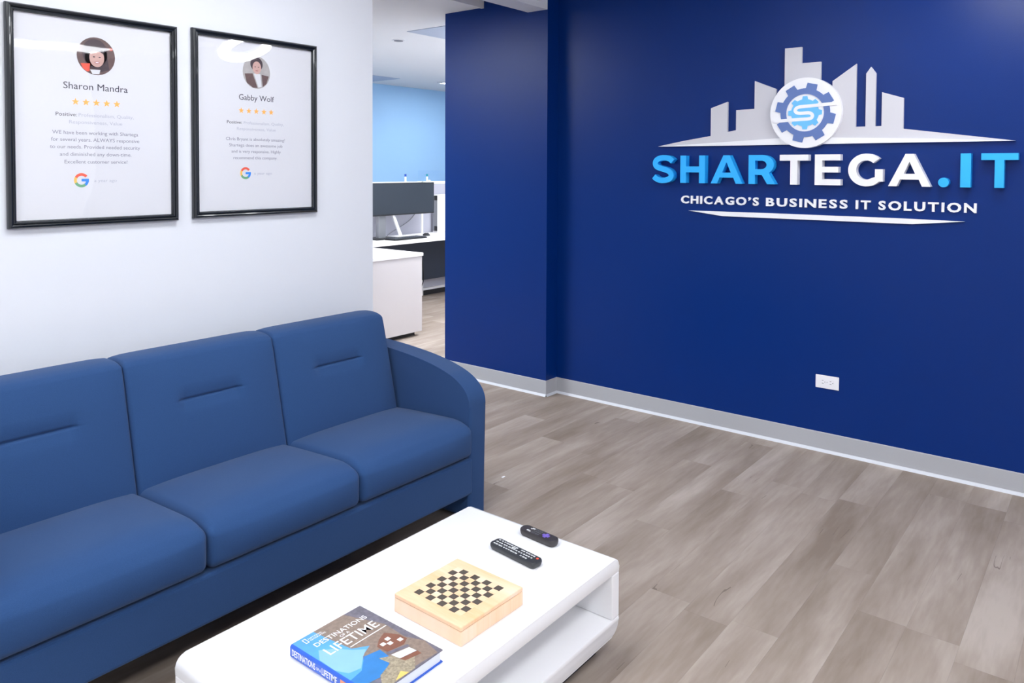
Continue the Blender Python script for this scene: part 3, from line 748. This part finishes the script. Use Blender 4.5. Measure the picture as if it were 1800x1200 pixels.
# tagline: single raised letters
def tagline(word, u0, u1):
    wid = []
    for ch in word:
        me = raw_text(ch, .03, 0); x0, x1, y0, y1 = bounds(me); wid.append((x0, x1)); bpy.data.meshes.remove(me)
    gap = .16; tot = sum(b - a for a, b in wid) + gap * (len(word) - 1); k = (u1 - u0) / tot; u = u0
    for ch, (a, b) in zip(word, wid):
        text('tagline_letter', ch, u, u + (b - a) * k, 1.2985, 0.042, LF, 'sign_white', sign, weight=.03, thick=.010)
        u += (b - a + gap) * k
for wd, a, b in (("CHICAGO\u2019S", -2.069, -1.600), ('BUSINESS', -1.559, -1.131), ('IT', -1.091, -1.019), ('SOLUTION', -.982, -.552)):
    tagline(wd, a, b)

# ------------------------------------------------------------------ wall outlet
ol = thing('wall_outlet', 'white electrical outlet plate set sideways low on the navy wall', 'outlet', (-1.2195, YW, .3405))
box('plate', (-1.279, -1.160, YW - .006, YW, .3405, .4095), 'plate_white', ol, bevel=.002)
for cx in (-1.2395, -1.1995):
    f_ = plate('receptacle', [arc(cx, .375, .0165, .0165, 28, 152, 10) + arc(cx, .375, .0165, .0165, 208, 332, 10)], .002, WF(YW - .006), 'plate_white', ol)
    for b in ((cx - .006, cx + .002, .3815, .3835), (cx - .006, cx + .003, .3665, .3685)):
        box('slot', (b[0], b[1], YW - .0086, YW - .0078, b[2], b[3]), 'slot_dark', f_)
    cyl('slot', (cx + .0095, YW - .0082, .375), .0022, .0008, 'slot_dark', f_, seg=12, axis='Y')
cyl('screw', (-1.2195, YW - .0065, .375), .0025, .001, 'base_vinyl', ol, seg=12, axis='Y')

# ------------------------------------------------------------------ office behind the wall end
pt = thing('office_partition', 'grey office partition with white trim behind the desk', 'partition', (-6.485, 6.3, 0))
for y0, y1 in ((4.4, 6.455), (6.485, 8.6)):
    box('fabric_panel', (-6.51, -6.46, y0, y1, .09, 1.31), 'partition_grey', pt)
box('post', (-6.515, -6.452, 6.455, 6.485, .0, 1.345), 'desk_white', pt)
box('top_cap', (-6.515, -6.452, 4.4, 8.6, 1.312, 1.342), 'desk_white', pt)
box('kick_rail', (-6.512, -6.455, 4.4, 8.6, .06, .088), 'desk_white', pt); box('plinth', (-6.50, -6.47, 4.4, 8.6, 0, .06), 'dark_plinth', pt)
gs = thing('glass_screen', 'clear glass screen standing on the grey office partition', 'screen', (-6.485, 7.2, 1.342))
box('pane', (-6.488, -6.482, 6.44, 8.0, 1.342, 1.47), 'screen_glass', gs); box('clamp', (-6.495, -6.475, 6.60, 6.63, 1.342, 1.36), 'lamp_metal', gs)
def marker(y, mt, label):
    t = thing('marker_pen', label, 'marker', (-6.47, y, 1.342)); cyl('barrel', (-6.47, y, 1.372), .011, .06, 'print_white', t, seg=14); cyl('cap', (-6.47, y, 1.414), .012, .03, mt, t, seg=14)
    return t
marker(6.215, 'marker_blue', 'blue-capped marker pen standing on the office partition'); marker(6.565, 'marker_teal', 'teal-capped marker pen standing on the office partition')
dk_ = thing('office_desk', 'white office desk with a dark hanging panel along the grey partition', 'desk', (-6.13, 6.4, 0))
box('desktop', (-6.45, -5.83, 4.98, 8.4, .712, .742), 'desk_white', dk_, bevel=.002)
box('modesty_panel', (-6.40, -6.38, 5.0, 8.3, .20, .712), 'modesty_navy', dk_)
for y in (5.03, 8.3):
    box('leg', (-6.36, -5.90, y, y + .05, 0, .712), 'modesty_navy', dk_)
cab = thing('pedestal_cabinet', 'greige side cabinet with a white top jutting from the office desk', 'cabinet', (-5.35, 4.6, 0))
box('body', (-5.78, -4.935, 4.15, 4.945, .04, .712), 'cabinet_greige', cab, bevel=.002); box('top', (-5.80, -4.925, 4.14, 4.952, .713, .742), 'desk_white', cab, bevel=.002)
box('plinth', (-5.76, -4.985, 4.18, 4.90, 0, .04), 'dark_plinth', cab)
mo = thing('monitor', 'wide dark monitor with its screen off on the white office desk', 'monitor', (-6.17, 5.9, .742))
box('screen_housing', (-6.185, -6.150, 5.35, 6.354, .99, 1.338), 'black_plastic', mo, bevel=.004)
box('screen', (-6.1505, -6.1485, 5.36, 6.344, 1.005, 1.328), 'screen_dark', mo)
box('stand_neck', (-6.24, -6.19, 5.56, 5.66, .75, 1.15), 'steel_grey', mo, bevel=.006); box('stand_base', (-6.32, -6.10, 5.45, 5.77, .742, .757), 'black_plastic', mo, bevel=.004)
prism('stand_leg', [(5.74, 1.0), (5.775, 1.0), (5.89, .765), (5.86, .757)], -6.20, -6.18, 'X', 'desk_white', mo)
kb = thing('keyboard', 'flat black keyboard on the white office desk', 'keyboard', (-6.05, 5.85, .742))
box('tray', (-6.09, -5.93, 5.55, 6.02, .742, .758), 'black_plastic', kb, bevel=.003)
bm = bmesh.new()
for i in range(5):
    for j in range(15): add_box(bm, (-6.08 + i * .029, -6.056 + i * .029, 5.56 + j * .0302, 5.586 + j * .0302, .757, .763))
kk = bm_obj('keys', bm, 'screen_dark', kb); kk['kind'] = 'stuff'
ms = thing('computer_mouse', 'black computer mouse on the white office desk', 'mouse', (-6.14, 6.22, .742))
bm = bmesh.new(); bmesh.ops.create_uvsphere(bm, u_segments=16, v_segments=10, radius=1, matrix=Matrix.Translation((-6.14, 6.22, .744)) @ Matrix.Diagonal((.05, .032, .03, 1)))
for v in bm.verts: v.co.z = max(v.co.z, .742)
bm_obj('shell', bm, 'black_plastic', ms, True); cyl('wheel', (-6.115, 6.22, .77), .008, .008, 'cable_grey', ms, seg=12, axis='Y')
tw = thing('computer_case', 'white upright case with dark corners on the office desk', 'computer', (-6.38, 6.79, .742))
box('shell', (-6.42, -6.34, 6.61, 6.98, .742, 1.185), 'desk_white', tw, bevel=.004); box('side_panel', (-6.415, -6.345, 6.603, 6.61, .76, 1.17), 'steel_grey', tw)
for z in (.76, 1.12): box('corner_cap', (-6.38, -6.338, 6.594, 6.603, z, z + .055), 'black_plastic', tw)
tag(tube('cable', ((-6.44, 6.37, 1.00), (-6.44, 6.25, .90), (-6.42, 6.05, .82), (-6.36, 5.90, .79), (-6.32, 5.80, .762)), .005, 'cable_grey'), 'thin grey cable looping behind the dark monitor', 'cable')
tag(tube('cable', ((-6.37, 6.38, .45), (-6.36, 6.40, .24), (-6.36, 6.37, .14), (-6.37, 6.33, .07), (-6.36, 6.25, .0055)), .0055, 'cable_black'), 'black cable hanging below the office desk panel', 'cable')
tag(box('paper_scrap', (-2.348, -2.340, 2.895, 2.915, 0, .003), 'print_white', None), 'tiny white scrap lying on the wood floor', 'scrap')
